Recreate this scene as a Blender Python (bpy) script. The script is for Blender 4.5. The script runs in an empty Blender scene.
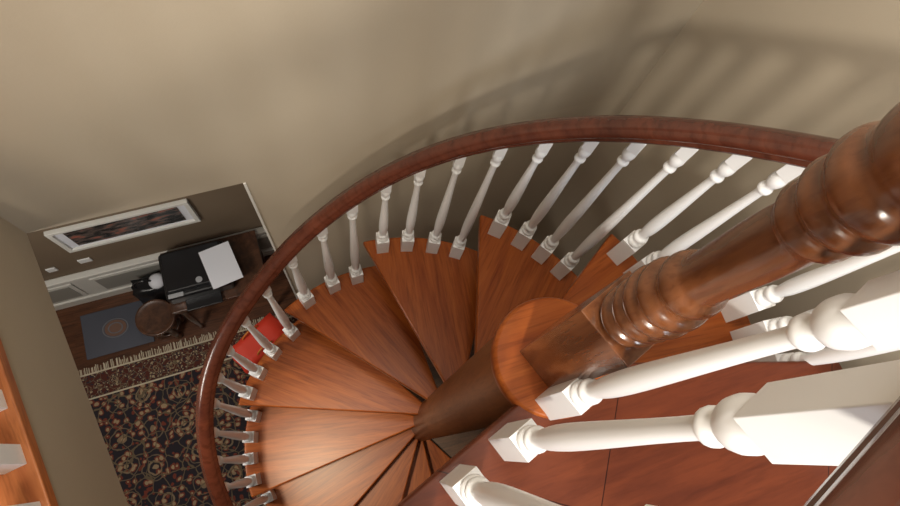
import bpy, bmesh, math, random
from mathutils import Matrix, Vector
random.seed(4)
ZC=5.0
def Z(h): return ZC-h
COL=bpy.context.scene.collection
# ---------------------------------------------------------------- materials
def nt(name):
    m=bpy.data.materials.new(name); m.use_nodes=True
    t=m.node_tree; b=t.nodes["Principled BSDF"]
    return m,t,b
def plain(name,col,rough=.6,metal=0,bump=0,bscale=200,var=0):
    m,t,b=nt(name)
    b.inputs["Base Color"].default_value=(*col,1)
    b.inputs["Roughness"].default_value=rough
    b.inputs["Metallic"].default_value=metal
    tc=t.nodes.new("ShaderNodeTexCoord")
    n=t.nodes.new("ShaderNodeTexNoise"); n.inputs["Scale"].default_value=bscale
    t.links.new(tc.outputs["Object"],n.inputs["Vector"])
    if bump:
        bp=t.nodes.new("ShaderNodeBump"); bp.inputs["Strength"].default_value=bump; bp.inputs["Distance"].default_value=.002
        t.links.new(n.outputs["Fac"],bp.inputs["Height"]); t.links.new(bp.outputs["Normal"],b.inputs["Normal"])
    if var:
        n2=t.nodes.new("ShaderNodeTexNoise"); n2.inputs["Scale"].default_value=1.3; n2.inputs["Detail"].default_value=4
        t.links.new(tc.outputs["Object"],n2.inputs["Vector"])
        r=t.nodes.new("ShaderNodeValToRGB")
        r.color_ramp.elements[0].position=.3; r.color_ramp.elements[1].position=.7
        r.color_ramp.elements[0].color=(*[c*(1-var) for c in col],1); r.color_ramp.elements[1].color=(*[min(1,c*(1+var)) for c in col],1)
        t.links.new(n2.outputs["Fac"],r.inputs["Fac"]); t.links.new(r.outputs["Color"],b.inputs["Base Color"])
    return m
def wood(name,dark,light,rough=.3,stretch=(1.2,14,14),coat=.3,plank=0,axis=0,pw=1.3,tone=.68,spec=.5,pore=.6):
    m,t,b=nt(name)
    tc=t.nodes.new("ShaderNodeTexCoord"); mp=t.nodes.new("ShaderNodeMapping")
    mp.inputs["Scale"].default_value=stretch
    oi=t.nodes.new("ShaderNodeObjectInfo"); ad=t.nodes.new("ShaderNodeVectorMath"); ad.operation="ADD"
    ml=t.nodes.new("ShaderNodeMath"); ml.operation="MULTIPLY"; ml.inputs[1].default_value=37
    t.links.new(oi.outputs["Random"],ml.inputs[0])
    t.links.new(tc.outputs["Object"],mp.inputs["Vector"])
    t.links.new(mp.outputs["Vector"],ad.inputs[0]); t.links.new(ml.outputs[0],ad.inputs[1])
    n=t.nodes.new("ShaderNodeTexNoise"); n.inputs["Scale"].default_value=2.2; n.inputs["Detail"].default_value=8; n.inputs["Roughness"].default_value=.62; n.inputs["Distortion"].default_value=.6
    t.links.new(ad.outputs[0],n.inputs["Vector"])
    r=t.nodes.new("ShaderNodeValToRGB")
    r.color_ramp.elements[0].position=.30; r.color_ramp.elements[1].position=.72
    r.color_ramp.elements[0].color=(*dark,1); r.color_ramp.elements[1].color=(*light,1)
    t.links.new(n.outputs["Fac"],r.inputs["Fac"])
    n3=t.nodes.new("ShaderNodeTexNoise"); n3.inputs["Scale"].default_value=9; n3.inputs["Detail"].default_value=4
    t.links.new(ad.outputs[0],n3.inputs["Vector"])
    r3=t.nodes.new("ShaderNodeValToRGB"); r3.color_ramp.elements[0].position=.36; r3.color_ramp.elements[0].color=(.62,.55,.5,1); r3.color_ramp.elements[1].position=.5; r3.color_ramp.elements[1].color=(1,1,1,1)
    t.links.new(n3.outputs["Fac"],r3.inputs["Fac"])
    m0=t.nodes.new("ShaderNodeMixRGB"); m0.blend_type="MULTIPLY"; m0.inputs[0].default_value=pore
    t.links.new(r.outputs["Color"],m0.inputs[1]); t.links.new(r3.outputs["Color"],m0.inputs[2])
    colout=m0.outputs[0]
    if plank:
        br=t.nodes.new("ShaderNodeTexBrick"); br.inputs["Scale"].default_value=1
        br.inputs["Brick Width"].default_value=pw; br.inputs["Row Height"].default_value=plank; br.inputs["Mortar Size"].default_value=.0012
        br.inputs["Color1"].default_value=(1,1,1,1); br.inputs["Color2"].default_value=(tone,tone*.95,tone*.93,1); br.inputs["Mortar"].default_value=(.2,.12,.08,1)
        m2=t.nodes.new("ShaderNodeMapping"); m2.inputs["Rotation"].default_value=(0,0,axis)
        t.links.new(tc.outputs["Object"],m2.inputs["Vector"]); t.links.new(m2.outputs["Vector"],br.inputs["Vector"])
        mx=t.nodes.new("ShaderNodeMixRGB"); mx.blend_type="MULTIPLY"; mx.inputs[0].default_value=1
        t.links.new(colout,mx.inputs[1]); t.links.new(br.outputs["Color"],mx.inputs[2]); colout=mx.outputs[0]
    t.links.new(colout,b.inputs["Base Color"])
    b.inputs["Roughness"].default_value=rough
    b.inputs["Specular IOR Level"].default_value=spec
    b.inputs["Coat Weight"].default_value=coat; b.inputs["Coat Roughness"].default_value=.2
    return m
M_tread=wood("cherry_tread",(.22,.044,.008),(.40,.108,.021),.30,(1.0,15,15),0,spec=.22,pore=.6)
M_hub=wood("cherry_hub",(.19,.068,.020),(.33,.130,.042),.4,(14,14,1.5),.1,spec=.3)
M_newel=wood("newel_wood",(.115,.038,.013),(.25,.088,.032),.22,(12,12,1.5),.5)
M_rail=wood("rail_wood",(.070,.018,.011),(.130,.035,.018),.25,(3,3,9),.4)
M_land=wood("landing_wood",(.095,.020,.008),(.16,.037,.013),.4,(2,14,14),.1,plank=.46,axis=-1.0,pw=30,tone=.93,spec=.25,pore=.35)
M_orange=wood("left_landing_wood",(.36,.10,.028),(.54,.19,.06),.35,(14,1.5,14),.1)
M_floor=wood("oak_floor",(.06,.022,.010),(.17,.065,.028),.35,(2,14,14),.2,plank=.09,axis=0)
M_white=plain("white_paint",(.86,.87,.88),.3)
M_trim=plain("trim_white",(.72,.71,.67),.45)
M_wall=plain("taupe_wall",(.465,.40,.308),.62,bump=.15,bscale=90,var=.04)
M_ceil=plain("ceiling_paint",(.75,.72,.66),.8,bump=.1)
M_far=plain("far_wall_grasscloth",(.18,.130,.085),.8,bump=.4,bscale=60,var=.1)
M_black=plain("black_plastic",(.010,.010,.012),.3)
M_grey=plain("grey_plastic",(.35,.36,.38),.4)
M_greyd=plain("mat_ring_grey",(.16,.16,.18),.9)
M_paper=plain("paper",(.75,.77,.84),.7)
M_darkwood=wood("carved_dark_wood",(.03,.012,.007),(.12,.05,.025),.35,(6,6,6),.3)
M_red=plain("red_fabric",(.75,.05,.022),.6,var=.2)
M_yellow=plain("yellow_fabric",(.75,.30,.05),.6)
M_greymat=plain("mat_fibre",(.085,.09,.115),.95,bump=.5,bscale=400,var=.15)
M_orange_p=plain("mat_orange",(.17,.095,.07),.9)
M_cream=plain("fringe_cotton",(.55,.48,.36),.9)
M_panel=plain("wainscot_panel",(.33,.32,.29),.5)

# ---------------------------------------------------------------- helpers
def empty(name,loc=(0,0,0)):
    e=bpy.data.objects.new(name,None); e.location=loc; e.empty_display_size=.1
    COL.objects.link(e); return e
def obj(name,bm,mat,parent=None,smooth=False,M=None,bevel=0):
    bmesh.ops.recalc_face_normals(bm,faces=bm.faces[:])
    me=bpy.data.meshes.new(name); bm.to_mesh(me); bm.free()
    if isinstance(mat,(list,tuple)):
        for q in mat: me.materials.append(q)
    else: me.materials.append(mat)
    if smooth:
        for p in me.polygons: p.use_smooth=True
    o=bpy.data.objects.new(name,me); COL.objects.link(o)
    if M is not None: o.matrix_world=M
    if parent:
        o.parent=parent
        o.matrix_parent_inverse=Matrix.Translation(-parent.location)
    if bevel:
        md=o.modifiers.new("bev","BEVEL"); md.width=bevel; md.segments=3; md.limit_method="ANGLE"; md.angle_limit=.6
    return o
def box(bm,x0,x1,y0,y1,z0,z1,mi=0,M=None):
    r=bmesh.ops.create_cube(bm,size=1)
    vs=r["verts"]
    for v in vs:
        v.co=Vector((x0+(v.co.x+.5)*(x1-x0),y0+(v.co.y+.5)*(y1-y0),z0+(v.co.z+.5)*(z1-z0)))
        if M: v.co=M@v.co
    fs=set(f for v in vs for f in v.link_faces)
    for f in fs: f.material_index=mi
    return vs
def boxo(name,x0,x1,y0,y1,z0,z1,mat,parent=None,bevel=0,origin=True):
    bm=bmesh.new(); c=Vector(((x0+x1)/2,(y0+y1)/2,(z0+z1)/2)) if origin else Vector()
    box(bm,x0-c.x,x1-c.x,y0-c.y,y1-c.y,z0-c.z,z1-c.z)
    return obj(name,bm,mat,parent,M=Matrix.Translation(c),bevel=bevel)
def lathe(bm,prof,seg=20,off=(0,0,0),mi=0,cap=True):
    rings=[]
    for z,r in prof:
        rings.append([bm.verts.new((off[0]+r*math.cos(2*math.pi*i/seg),off[1]+r*math.sin(2*math.pi*i/seg),off[2]+z)) for i in range(seg)])
    for a,b in zip(rings,rings[1:]):
        for i in range(seg):
            f=bm.faces.new((a[i],a[(i+1)%seg],b[(i+1)%seg],b[i])); f.smooth=True; f.material_index=mi
    if cap:
        for rg in (rings[0],rings[-1]):
            f=bm.faces.new(rg); f.material_index=mi
def smoothprof(pts,n=4):
    out=[]
    P=[pts[0]]+list(pts)+[pts[-1]]
    for i in range(1,len(P)-2):
        p0,p1,p2,p3=P[i-1:i+3]
        for k in range(n):
            t=k/n
            out.append(tuple(.5*((2*p1[j])+(-p0[j]+p2[j])*t+(2*p0[j]-5*p1[j]+4*p2[j]-p3[j])*t*t+(-p0[j]+3*p1[j]-3*p2[j]+p3[j])*t**3) for j in (0,1)))
    out.append(pts[-1]); return out
def baluster(name,x,y,z,L,rot,parent,s=1.0,bb=.17,tb=.13,ht=.024):
    """square base block, turned rings, long tapering shaft, collar and square top block"""
    bm=bmesh.new(); hb=.031*s
    box(bm,-hb,hb,-hb,hb,0,bb)
    box(bm,-ht,ht,-ht,ht,L-tb,L)
    T=L-bb-tb; u=min(1,ht/.020)
    pr=[(0,.028*s),(.008,.030*s),(.016,.026*s),(.020,.019*s),(.028,.018*s),(.034,.025*s),(.042,.027*s),(.05,.025*s),(.056,.018*s),(.07,.0175*s),
        (T*.2,.0215*s),(T*.32,.0225*s),(T*.5,.0195*s),(T*.72,.0145*s),(T-.085,.0125*s),(T-.078,.0155*s),(T-.072,.0195*s),(T-.064,.0195*s),(T-.058,.0155*s),
        (T-.05,.0135*s),(T-.042,.019*u),(T-.03,.0225*u),(T-.018,.0225*u),(T-.008,.0195*u),(T,.0185*u)]
    lathe(bm,[(bb+a,b) for a,b in smoothprof(pr,2)],18,cap=False)
    return obj(name,bm,M_white,parent,M=Matrix.Translation((x,y,z))@Matrix.Rotation(rot,4,'Z'),bevel=.002)
RAILP=[(-.030,0),(.030,0),(.034,.010),(.030,.018),(.040,.026),(.0435,.036),(.040,.047),(.030,.052),(.026,.058),(.012,.064),(-.012,.064),(-.026,.058),(-.030,.052),(-.040,.047),(-.0435,.036),(-.040,.026),(-.030,.018),(-.034,.010)]
def sweep(name,pts,parent,mat,prof=RAILP,s=1.0):
    bm=bmesh.new(); rings=[]
    for i,p in enumerate(pts):
        a=pts[max(0,i-1)]; b=pts[min(len(pts)-1,i+1)]
        t=(Vector(b)-Vector(a)).normalized(); side=Vector((t.y,-t.x,0)).normalized(); up=side.cross(t).normalized()
        if up.z<0: up=-up
        rings.append([bm.verts.new(Vector(p)+side*(u*s)+up*(v*s)) for u,v in prof])
    n=len(prof)
    for a,b in zip(rings,rings[1:]):
        for k in range(n): 
            f=bm.faces.new((a[k],a[(k+1)%n],b[(k+1)%n],b[k])); f.smooth=(k not in (0,2,7,11,16))
    bm.faces.new(rings[0]); bm.faces.new(rings[-1])
    return obj(name,bm,mat,parent)

# ---------------------------------------------------------------- stair geometry
C=(.41,.06)         # newel / hub axis
E=(.19,.04); R=.79  # rail circle
LAND=1.20
def sst(x): x=max(0,min(1,x)); return x*x*(3-2*x)
def rad(th): return R+.03*sst((th-2.0)/.7)
def circ(th,dr_=0): return E[0]+(rad(th)+dr_)*math.cos(th),E[1]+(rad(th)+dr_)*math.sin(th)
def railh(th): return 2.25+.66*(th-2)-.05*(th-2)**2-.10*sst((th-2.0)/.8)+.04*math.exp(-((th-1.75)/.4)**2)
stair=empty("spiral_staircase",(C[0],C[1],0))
D2=math.radians
treads=[((-14,9),1.42,[-11.5,-5.5,0]),((9,24.5),1.76,[8,15.5,21.5]),((24.5,53.5),2.18,[28,35,42,49.5]),((53.5,86),2.58,[57.5,65.5,74,82]),((86,117),2.99,[91,100,110.5]),((117,151),3.35,[121,131,140,148]),
        ((151,183),3.68,[155,163,171,179]),((183,215),4.02,[187,195,203,211]),((215,247),4.34,[219,227,235,243]),((247,280),4.62,[252,260,268,276]),((280,312),4.86,[])]
for k,((a0,a1),h,bs_) in enumerate(treads):
    A0=D2(a0-8.0 if k else a0-2); A1=D2(a1+1.6)
    n=14
    outer=[circ(A0+(A1-A0)*i/n,.045) for i in range(n+1)]
    am=(A0+A1)/2; mx,my=circ(am)
    ang=math.atan2(my-C[1],mx-C[0])
    d0=math.atan2(outer[0][1]-C[1],outer[0][0]-C[0]); d1=math.atan2(outer[-1][1]-C[1],outer[-1][0]-C[0])
    if d1<d0: d1+=2*math.pi
    inner=[(C[0]+.085*math.cos(d1+(d0-d1)*i/5),C[1]+.085*math.sin(d1+(d0-d1)*i/5)) for i in range(6)]
    poly=outer+inner
    bm=bmesh.new(); Rm=Matrix.Rotation(-ang,4,'Z')
    vs=[bm.verts.new(Rm@Vector((x-C[0],y-C[1],0))) for x,y in poly]
    f=bm.faces.new(vs)
    r=bmesh.ops.extrude_face_region(bm,geom=[f])
    for v in r["geom"]:
        if isinstance(v,bmesh.types.BMVert): v.co.z-=.042
    obj("tread_%d"%(k+1),bm,M_tread,stair,M=Matrix.Translation((C[0],C[1],Z(h)))@Matrix.Rotation(ang,4,'Z'),bevel=.008)
    for j,t in enumerate(bs_):
        th=D2(t); x,y=circ(th)
        s_=.80 if k<1 else (.84 if k<4 else .95)
        baluster("baluster_%d_%d"%(k+1,j+1),x,y,Z(h)-.002,h-railh(th)+.006,th,stair,s_,.14,.06,.016 if k<4 else .019)
# handrail
pts=[]
x0,y0=circ(D2(-6))
for yy,hh in ((-1.0,.60),(-.7,.60),(-.45,.60),(-.3,.605),(-.18,.62)):
    pts.append(Vector((x0,yy,Z(hh))))
a=D2(-6)
while a<=D2(279):
    x,y=circ(a,.004); pts.append(Vector((x,y,Z(railh(a))))); a+=D2(3)
for _ in range(2):
    for i in range(3,8): pts[i]=(pts[i-1]+pts[i]*2+pts[i+1])/4
sweep("handrail",pts,stair,M_rail,s=.82)
# hub column
bm=bmesh.new(); lathe(bm,[(0,.112),(Z(LAND)-.06,.112),(Z(LAND)-.055,.112)],40)
obj("hub_column",bm,M_hub,stair,M=Matrix.Translation((C[0],C[1],0.0)))
bm=bmesh.new(); lathe(bm,[(0,.118),(.004,.124),(.010,.127),(.032,.127),(.040,.124),(.044,.118)],48)
obj("hub_cap",bm,M_tread,stair,M=Matrix.Translation((C[0],C[1],Z(LAND)-.038)))
zb=Z(LAND)+.005
# newel post
bm=bmesh.new()
box(bm,-.052,.052,-.052,.052,0,.375)
dz=.03; q=.94
pr=[(.345,.046),(.358,.051),(.37,.049),(.376,.041),(.384,.040),(.391,.047),(.402,.052),(.415,.051),(.422,.044),(.429,.048),(.442,.054),(.456,.053),(.464,.044),(.471,.047),(.481,.052),(.493,.050),(.501,.042),(.508,.039),(.518,.043),(.530,.045),(.541,.042),(.549,.036),(.56,.033),
    (.61,.0335),(.67,.0345),(.72,.034),(.745,.033),(.755,.036),(.764,.041),(.776,.040),(.782,.036),(.788,.040),(.799,.046),(.810,.045),(.817,.040),(.823,.044),(.836,.050),(.850,.049),(.858,.043),(.866,.042),(.876,.046),(.89,.048),(.902,.046),(.912,.041),(.93,.041)]
pr=[(a_+(dz if a_<.6 else dz*max(0,(.75-a_)/.15)),b_*q) for a_,b_ in pr]
lathe(bm,smoothprof(pr,3),36)
box(bm,-.044,.044,-.044,.044,.93,1.08)
lathe(bm,smoothprof([(1.08,.05),(1.095,.055),(1.11,.04),(1.13,.045),(1.16,.05),(1.19,.035),(1.205,.005)],3),24)
obj("newel_post",bm,M_newel,stair,M=Matrix.Translation((C[0],C[1],zb))@Matrix.Rotation(.35,4,'Z'),bevel=.003)

# ---------------------------------------------------------------- landing and its railing
b1=Vector((.372,-.024,0)); b3=Vector((.144,-.108,0)); dr=(b3-b1).normalized(); nrm=Vector((-dr.y,dr.x,0))
if nrm.y<0: nrm=-nrm
e1=b1-dr*.05+nrm*.04; e2=b1+dr*1.3+nrm*.04
bm=bmesh.new()
poly=[e1,(e1.x+.06,.03,0),(1.025,-.14,0),(1.025,-2.4,0),(e2.x,-2.4,0),e2]
poly=[Vector(p) for p in poly]
vs=[bm.verts.new(p) for p in poly]; f=bm.faces.new(vs)
r=bmesh.ops.extrude_face_region(bm,geom=[f])
for v in r["geom"]:
    if isinstance(v,bmesh.types.BMVert): v.co.z-=.05
obj("floor_landing",bm,M_land,M=Matrix.Translation((0,0,Z(LAND))),bevel=.008)
lr=empty("landing_railing",(b1.x,b1.y,0))
rot=math.atan2(dr.y,dr.x)
for i in range(8):
    p=b1+dr*(.1215*i)
    baluster("baluster_%d"%(i+1),p.x,p.y,Z(LAND)-.001,.96,rot,lr,.82,.185,.145,.019)
sweep("handrail",[Vector((q_.x,q_.y,Z(LAND)+.955)) for q_ in (b1-dr*.01,b1+dr*.4,b1+dr*.8,b1+dr*1.3)],lr,M_rail,s=.8)
for i in range(7):
    baluster("landing_baluster_%d"%(i+1),x0,-.22-.12*i,Z(LAND)-.001,LAND-.60,0,stair,.9,.16,.06,.016)

# ---------------------------------------------------------------- room shell
YW=1.05; XR=1.48; XL=-3.0; YF=1.82; YB=-2.5; ZT=6.5; HD=2.10
boxo("wall_back",XL,XR,YW,YW+.12,Z(HD),ZT,M_wall)
boxo("wall_back_lower",-.17,XR,YW,YW+.12,0,Z(HD),M_wall)
boxo("trim_1",-.175,-.165,YW-.004,YW+.125,0,Z(HD),M_trim)
boxo("wall_right",XR,XR+.1,YB,YW+.12,0,ZT,M_wall)
boxo("wall_front",XL,XR,YB-.1,YB,0,ZT,M_wall)
boxo("wall_left",XL-.1,XL,YB,YF+.1,0,ZT,M_wall)
boxo("wall_far",XL,XR,YF,YF+.1,0,Z(HD),M_far)
boxo("ceiling",XL,XR,YB,YW+.12,ZT,ZT+.1,M_ceil)
boxo("ceiling_hall",XL,XR,YW+.12,YF,Z(HD),Z(HD)+.1,M_ceil)
boxo("floor",XL,XR,YB,YF,-.1,0,M_floor)
p0=Vector((-.905,1.05,0)); p1=Vector((-.735,.084,0)); dd=(p1-p0).normalized(); p2=p0+dd*3.5
bm=bmesh.new()
poly=[Vector((XL,1.05,0)),p0,p2,Vector((XL,p2.y,0))]
vs=[bm.verts.new(p+Vector((0,0,Z(HD)))) for p in poly]; f=bm.faces.new(vs)
r=bmesh.ops.extrude_face_region(bm,geom=[f])
for v in r["geom"]:
    if isinstance(v,bmesh.types.BMVert): v.co.z=Z(1.64)
obj("wall_fascia",bm,M_wall)
nn=Vector((-dd.y,dd.x,0)); 
if nn.x<0: nn=-nn
def strip(name,a,b,z0,z1,mat,parent=None,bev=.004):
    bm=bmesh.new()
    q=[p0+nn*a,p2+nn*a,p2+nn*b,p0+nn*b]
    o=Vector((p0.x,p0.y,0))
    rz=math.atan2(dd.y,dd.x)-math.pi/2
    Rm=Matrix.Rotation(-rz,3,'Z')
    vs=[bm.verts.new(Rm@(p-o)) for p in q]; f=bm.faces.new(vs)
    r=bmesh.ops.extrude_face_region(bm,geom=[f])
    for v in r["geom"]:
        if isinstance(v,bmesh.types.BMVert): v.co.z+=z1-z0
    return obj(name,bm,mat,parent,M=Matrix.Translation((o.x,o.y,z0))@Matrix.Rotation(rz,4,'Z'),bevel=bev)
strip("floor_upper_left",-2.0,.020,Z(1.64),Z(1.60),M_orange)
lg=empty("left_landing_railing",(-.85,.3,Z(1.6)))
for i in range(8):
    p=p0+dd*(.53+.142*i)-nn*.022
    baluster("baluster_%d"%(i+1),p.x,p.y,Z(1.6)-.001,.85,math.atan2(dd.y,dd.x),lg,.8)
sweep("handrail",[p0+dd*t-nn*.022+Vector((0,0,Z(1.6)+.845)) for t in (.3,1,2,2.2)],lg,M_rail)

# ---------------------------------------------------------------- hall below
boxo("trim_2",XL,XR,YF-.05,YF,.53,.585,M_trim,bevel=.008)
boxo("wainscot_far",XL,XR,YF-.015,YF,0,.53,M_trim)
for i,(xa,xb) in enumerate([(-2.9,-2.3),(-2.2,-1.72),(-1.6,-.95),(-.85,-.25)]):
    boxo("trim_%d"%(3+i),xa,xb,YF-.03,YF-.015,.16,.46,M_trim,bevel=.006)
    boxo("trim_%d"%(13+i),xa+.03,xb-.03,YF-.034,YF-.03,.19,.43,M_panel)
boxo("baseboard_far",XL,XR,YF-.03,YF-.015,0,.10,M_trim)
pf=empty("framed_picture",(-1.07,YF,1.17))
m,t,b=nt("painting"); tc=t.nodes.new("ShaderNodeTexCoord"); n=t.nodes.new("ShaderNodeTexNoise"); n.inputs["Scale"].default_value=9; n.inputs["Detail"].default_value=8
mp=t.nodes.new("ShaderNodeMapping"); mp.inputs["Scale"].default_value=(1,1,3); t.links.new(tc.outputs["Object"],mp.inputs["Vector"]); t.links.new(mp.outputs["Vector"],n.inputs["Vector"])
r=t.nodes.new("ShaderNodeValToRGB"); r.color_ramp.elements[0].position=.42; r.color_ramp.elements[0].color=(.015,.018,.02,1); r.color_ramp.elements[1].position=.68; r.color_ramp.elements[1].color=(.4,.12,.08,1)
e=r.color_ramp.elements.new(.56); e.color=(.12,.09,.08,1)
t.links.new(n.outputs["Fac"],r.inputs["Fac"]); t.links.new(r.outputs["Color"],b.inputs["Base Color"]); b.inputs["Roughness"].default_value=.25
def fb(name,x0,x1,z0,z1,y0,y1,mat,bev=0): boxo(name,x0,x1,y0,y1,z0,z1,mat,pf,bev)
PX0,PX1,PZ0,PZ1=-1.49,-.66,1.0,1.335
w=.03
fb("frame_top",PX0,PX1,PZ1-w,PZ1,YF-.03,YF,M_trim,.004); fb("frame_bottom",PX0,PX1,PZ0,PZ0+w,YF-.03,YF,M_trim,.004)
fb("frame_left",PX0,PX0+w,PZ0+w,PZ1-w,YF-.03,YF,M_trim,.004); fb("frame_right",PX1-w,PX1,PZ0+w,PZ1-w,YF-.03,YF,M_trim,.004)
fb("mat_board",PX0+w,PX1-w,PZ0+w,PZ1-w,YF-.012,YF-.002,M_paper)
fb("painting",PX0+.08,PX1-.08,PZ0+.055,PZ1-.055,YF-.016,YF-.012,m)
boxo("light_switch",-1.53,-1.45,YF-.01,YF,.74,.80,M_white,bevel=.003)
boxo("wall_outlet",-1.74,-1.68,YF-.01,YF,.72,.78,M_white,bevel=.003)
# rug
def rugmat(name,sc,base,acc,gold,off):
    m,t,b=nt(name)
    N=t.nodes.new; Lk=t.links.new
    tc=N("ShaderNodeTexCoord")
    def ramp(src,stops):
        r=N("ShaderNodeValToRGB"); r.color_ramp.interpolation="CONSTANT"; el=r.color_ramp.elements
        el[0].position=stops[0][0]; el[0].color=(*stops[0][1],1); el[1].position=stops[1][0]; el[1].color=(*stops[1][1],1)
        for p,c in stops[2:]:
            e=el.new(p); e.color=(*c,1)
        Lk(src,r.inputs["Fac"]); return r.outputs["Color"]
    dn=N("ShaderNodeTexNoise"); dn.inputs["Scale"].default_value=sc*2.5
    Lk(tc.outputs["Object"],dn.inputs["Vector"])
    mx0=N("ShaderNodeMixRGB"); mx0.inputs[0].default_value=.05; Lk(tc.outputs["Object"],mx0.inputs[1]); Lk(dn.outputs["Color"],mx0.inputs[2])
    v1=N("ShaderNodeTexVoronoi"); v1.inputs["Scale"].default_value=sc; v1.inputs["Randomness"].default_value=.35; Lk(mx0.outputs[0],v1.inputs["Vector"])
    v2=N("ShaderNodeTexVoronoi"); v2.inputs["Scale"].default_value=sc*5; v2.inputs["Randomness"].default_value=.8; Lk(mx0.outputs[0],v2.inputs["Vector"])
    v3=N("ShaderNodeTexVoronoi"); v3.feature="DISTANCE_TO_EDGE"; v3.inputs["Scale"].default_value=sc*2.3; v3.inputs["Randomness"].default_value=.9; Lk(mx0.outputs[0],v3.inputs["Vector"])
    small=ramp(v2.outputs["Distance"],[(0,gold),(.28,acc),(.44,base)])
    med=ramp(v1.outputs["Distance"],[(0,(.8,.8,.8)),(.08,(0,0,0)),(.16,(.6,.6,.6)),(.21,(0,0,0)),(.34,(.4,.4,.4)),(.37,(0,0,0))])
    vine=ramp(v3.outputs["Distance"],[(0,(1,1,1)),(.03,(0,0,0))])
    a=N("ShaderNodeMixRGB"); Lk(med,a.inputs[0]); Lk(small,a.inputs[1]); a.inputs[2].default_value=(*gold,1)
    c=N("ShaderNodeMixRGB"); Lk(vine,c.inputs[0]); Lk(a.outputs[0],c.inputs[1]); c.inputs[2].default_value=(*[q*.4 for q in gold],1)
    Lk(c.outputs[0],b.inputs["Base Color"]); b.inputs["Roughness"].default_value=.95
    return m
RM=rugmat("persian_rug_field",4.2,(.018,.014,.020),(.16,.035,.02),(.33,.24,.14),0)
RB=rugmat("persian_rug_border",8,(.08,.018,.012),(.025,.02,.03),(.36,.27,.16),1)
rug=empty("persian_rug",(-1.1,.2,0))
boxo("field",-2.2,.2,-1.2,1.02,0.0,.012,RM,rug)
boxo("border_top",-2.2,.2,1.035,1.21,0,.013,RB,rug)
boxo("stripe_1",-2.2,.2,1.02,1.032,0,.0135,M_cream,rug)
boxo("stripe_2",-2.2,.2,1.21,1.222,0,.0135,M_cream,rug)
bm=bmesh.new()
x=-2.2
while x<.2:
    j=random.uniform(-.006,.006); box(bm,x+j,x+.006+j,1.222,1.275+random.uniform(-.018,.012),0,.006); x+=.013
obj("fringe",bm,M_cream,rug)
# door mat
dm=empty("door_mat",(-1.62,1.52,0))
boxo("mat",-1.86,-1.36,1.33,1.69,0,.014,M_greymat,dm,.004)
bm=bmesh.new(); lathe(bm,[(0,.065),(.003,.065)],32)
for v in bm.verts: v.co.x*=1.25
obj("emblem",bm,M_orange_p,dm,M=Matrix.Translation((-1.62,1.52,.0135)))
bm=bmesh.new()
for rr in (.078,.045):
    lathe(bm,[(0,rr),(.002,rr),(.002,rr-.008),(0,rr-.008)],32,cap=False)
for v in bm.verts: v.co.x*=1.25
obj("emblem_ring",bm,M_greyd,dm,M=Matrix.Translation((-1.62,1.52,.0165)))
# console table with printer
tb=empty("console_table",(-.72,1.5,0))
boxo("top",-1.03,-.36,1.30,1.76,.66,.70,M_darkwood,tb,.006)
for i,(x,y) in enumerate([(-.99,1.34),(-.40,1.34),(-.99,1.72),(-.40,1.72)]):
    bm=bmesh.new(); lathe(bm,smoothprof([(0,.014),(.03,.02),(.08,.013),(.3,.022),(.5,.016),(.58,.024),(.66,.022)],4),14)
    obj("leg_%d"%(i+1),bm,M_darkwood,tb,M=Matrix.Translation((x,y,0)))
boxo("apron",-1.0,-.39,1.33,1.345,.58,.66,M_darkwood,tb)
pt=empty("printer",(-.80,1.52,.7))
boxo("body",-1.02,-.58,1.36,1.70,.70,.83,M_black,pt,.02)
boxo("scanner_lid",-1.0,-.60,1.40,1.69,.83,.86,M_black,pt,.012)
boxo("control_panel",-1.0,-.90,1.365,1.395,.828,.84,M_grey,pt,.003)
boxo("paper_tray",-.92,-.68,1.28,1.37,.72,.735,M_black,pt,.004)
bm=bmesh.new(); lathe(bm,[(0,.022),(.002,.022)],24); obj("badge",bm,M_grey,pt,M=Matrix.Translation((-.78,1.44,.8605)))
pp=boxo("paper_sheet",-.105,.105,-.145,.145,0,.004,M_paper)
pp.location=(-.62,1.50,.865); pp.rotation_euler=(0,0,.15)
# black tote bag standing beside the table with a white cloth on top
cd=empty("tote_bag",(-1.20,1.66,0))
bm=bmesh.new()
vs=box(bm,-.13,.13,-.10,.10,0,.42)
for v in vs:
    if v.co.z>.2: v.co.y*=.6; v.co.x*=.92
bmesh.ops.subdivide_edges(bm,edges=bm.edges[:],cuts=3,use_grid_fill=True)
for v in bm.verts: v.co+=Vector((random.uniform(-.008,.008),random.uniform(-.008,.008),random.uniform(0,.01)))
obj("bag_shell",bm,M_black,cd,smooth=True,M=Matrix.Translation((-1.21,1.66,0)))
bm=bmesh.new(); lathe(bm,smoothprof([(.41,.05),(.44,.06),(.47,.04),(.48,.01)],3),20)
obj("cloth",bm,M_paper,cd,M=Matrix.Translation((-1.15,1.66,0)))
bm=bmesh.new(); prev=None
for i in range(13):
    a=math.pi*i/12; c=Vector((.07*math.cos(a),0,.42+.09*math.sin(a)))
    if prev is not None:
        d=c-prev; mtx=Matrix.Translation((c+prev)/2)@d.to_track_quat('Z','Y').to_matrix().to_4x4()
        bmesh.ops.create_cone(bm,segments=8,radius1=.008,radius2=.008,depth=d.length*1.1,matrix=mtx)
    prev=c
obj("bag_handle",bm,M_black,cd,M=Matrix.Translation((-1.24,1.66,0)))
SX,SY=-1.22,1.40
st=empty("carved_stool",(SX,SY,0))
bm=bmesh.new(); lathe(bm,smoothprof([(.36,.08),(.37,.13),(.385,.14),(.40,.14),(.405,.13),(.398,.10),(.396,.0)],3),32)
obj("seat",bm,M_darkwood,st,M=Matrix.Translation((SX,SY,0)))
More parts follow.
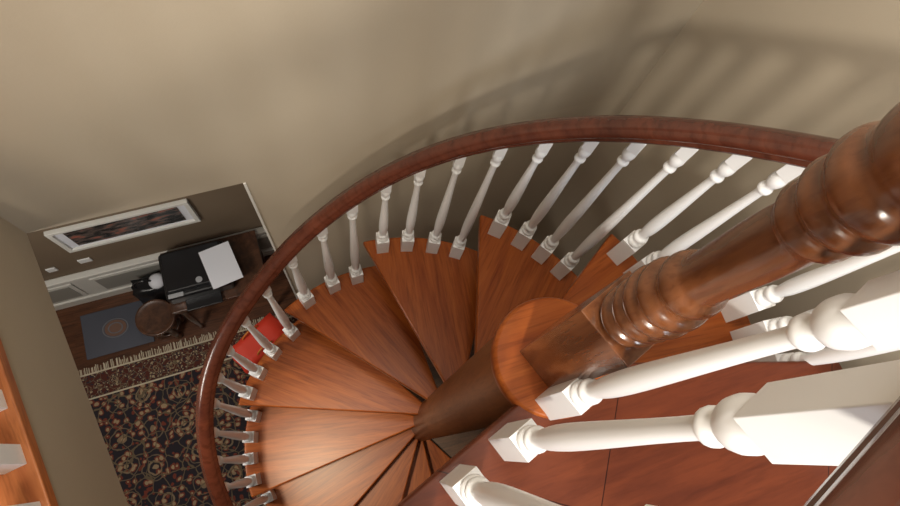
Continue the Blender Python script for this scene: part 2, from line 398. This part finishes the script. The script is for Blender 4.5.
for i in range(4):
    an=i*math.pi/2+.5; bm=bmesh.new()
    lathe(bm,smoothprof([(0,.022),(.03,.03),(.07,.016),(.15,.028),(.24,.018),(.32,.03),(.37,.022)],4),14)
    obj("leg_%d"%(i+1),bm,M_darkwood,st,M=Matrix.Translation((SX+.095*math.cos(an),SY+.095*math.sin(an),0)))
bm=bmesh.new(); lathe(bm,[(.12,.09),(.135,.105),(.15,.09),(.135,.08),(.12,.09)],24,cap=False); obj("ring",bm,M_darkwood,st,M=Matrix.Translation((SX,SY,0)))
# shopping bag
bg=empty("shopping_bag",(-.55,1.0,0))
BGM=Matrix.Translation((-.56,1.02,.0145))@Matrix.Rotation(.5,4,'Z')
bm=bmesh.new()
vs=box(bm,-.21,.21,-.13,.13,0,.36)
for v in vs:
    if v.co.z>.2: v.co.y*=.8
bmesh.ops.subdivide_edges(bm,edges=bm.edges[:],cuts=3,use_grid_fill=True)
for v in bm.verts: v.co+=Vector((random.uniform(-.01,.01),random.uniform(-.012,.012),random.uniform(0,.01)))
for f in bm.faces: f.material_index=1 if (.08<f.calc_center_median().z<.2) else 0
obj("bag_body",bm,[M_red,M_yellow],bg,smooth=True,M=BGM)
bm=bmesh.new()
for sy in (-.08,.08):
    prev=None
    for i in range(13):
        a=math.pi*i/12; c=Vector((.07*math.cos(a),sy,.36+.08*math.sin(a)))
        if prev is not None:
            d=c-prev; mtx=Matrix.Translation((c+prev)/2)@d.to_track_quat('Z','Y').to_matrix().to_4x4()
            bmesh.ops.create_cone(bm,segments=8,radius1=.005,radius2=.005,depth=d.length*1.1,matrix=mtx)
        prev=c
obj("bag_handles",bm,M_yellow,bg,M=BGM)

# ---------------------------------------------------------------- lights
def area(name,loc,tgt,size,power,col=(1,.93,.82)):
    l=bpy.data.lights.new(name,'AREA'); l.size=size; l.energy=power; l.color=col
    o=bpy.data.objects.new(name,l); COL.objects.link(o); o.location=loc
    o.rotation_euler=(Vector(tgt)-Vector(loc)).to_track_quat('-Z','Y').to_euler(); return o
def spot(name,loc,tgt,power,ang,blend=.5,rad=.04,col=(1,.9,.75)):
    l=bpy.data.lights.new(name,'SPOT'); l.energy=power; l.spot_size=ang; l.spot_blend=blend; l.shadow_soft_size=rad; l.color=col
    o=bpy.data.objects.new(name,l); COL.objects.link(o); o.location=loc
    o.rotation_euler=(Vector(tgt)-Vector(loc)).to_track_quat('-Z','Y').to_euler(); return o
area("room_fill",(-.6,-1.0,6.4),(.1,.2,3),.9,40)  # unseen area lamp, added for soft general light from above
area("stairwell_fill",(.25,.45,6.4),(-.1,.2,2),.4,22,(1,.93,.82))  # added fill with no fixture, evens the treads and brightens the left balusters
spot("wall_spot",(-1.2,-1.9,6.1),(1.35,.7,3.5),300,.95,.8,.13,(1,.92,.79))
spot("down_light",(-.75,.0,6.3),(-.25,-.2,1.4),800,.40,1,.10,(1,.84,.58))
spot("wall_washer",(-.9,-.8,6.2),(-.45,1.05,3.3),165,.75,1,.25,(1,.87,.68))
area("cool_fill",(.2,-2.2,5.6),(.6,1,4.6),.8,42,(.86,.93,1))  # bluish fill added behind the camera for the white balusters; no window there
area("hall_light",(-1.6,.4,2.8),(-1.4,1.3,0),.5,26,(1,.94,.85))
w=bpy.data.worlds.new("world"); bpy.context.scene.world=w; w.use_nodes=True
w.node_tree.nodes["Background"].inputs[0].default_value=(.9,.92,1,1); w.node_tree.nodes["Background"].inputs[1].default_value=.3
# ---------------------------------------------------------------- camera
f=600.; n0=Vector((-82,-199,-f)).normalized(); up=-n0
a1=Vector((1,0,0))-n0*n0.x; a1.normalize(); a2=up.cross(a1); phi=.321
A=a1*math.cos(phi)+a2*math.sin(phi); Bv=-a1*math.sin(phi)+a2*math.cos(phi)
M=Matrix((A,Bv,up)).to_4x4(); M.translation=Vector((0,0,ZC))
cam=bpy.data.cameras.new("camera"); cam.lens=24; cam.sensor_width=36; cam.clip_start=.02
co=bpy.data.objects.new("camera",cam); COL.objects.link(co); co.matrix_world=M
bpy.context.scene.camera=co
bpy.context.scene.view_settings.view_transform='Standard'
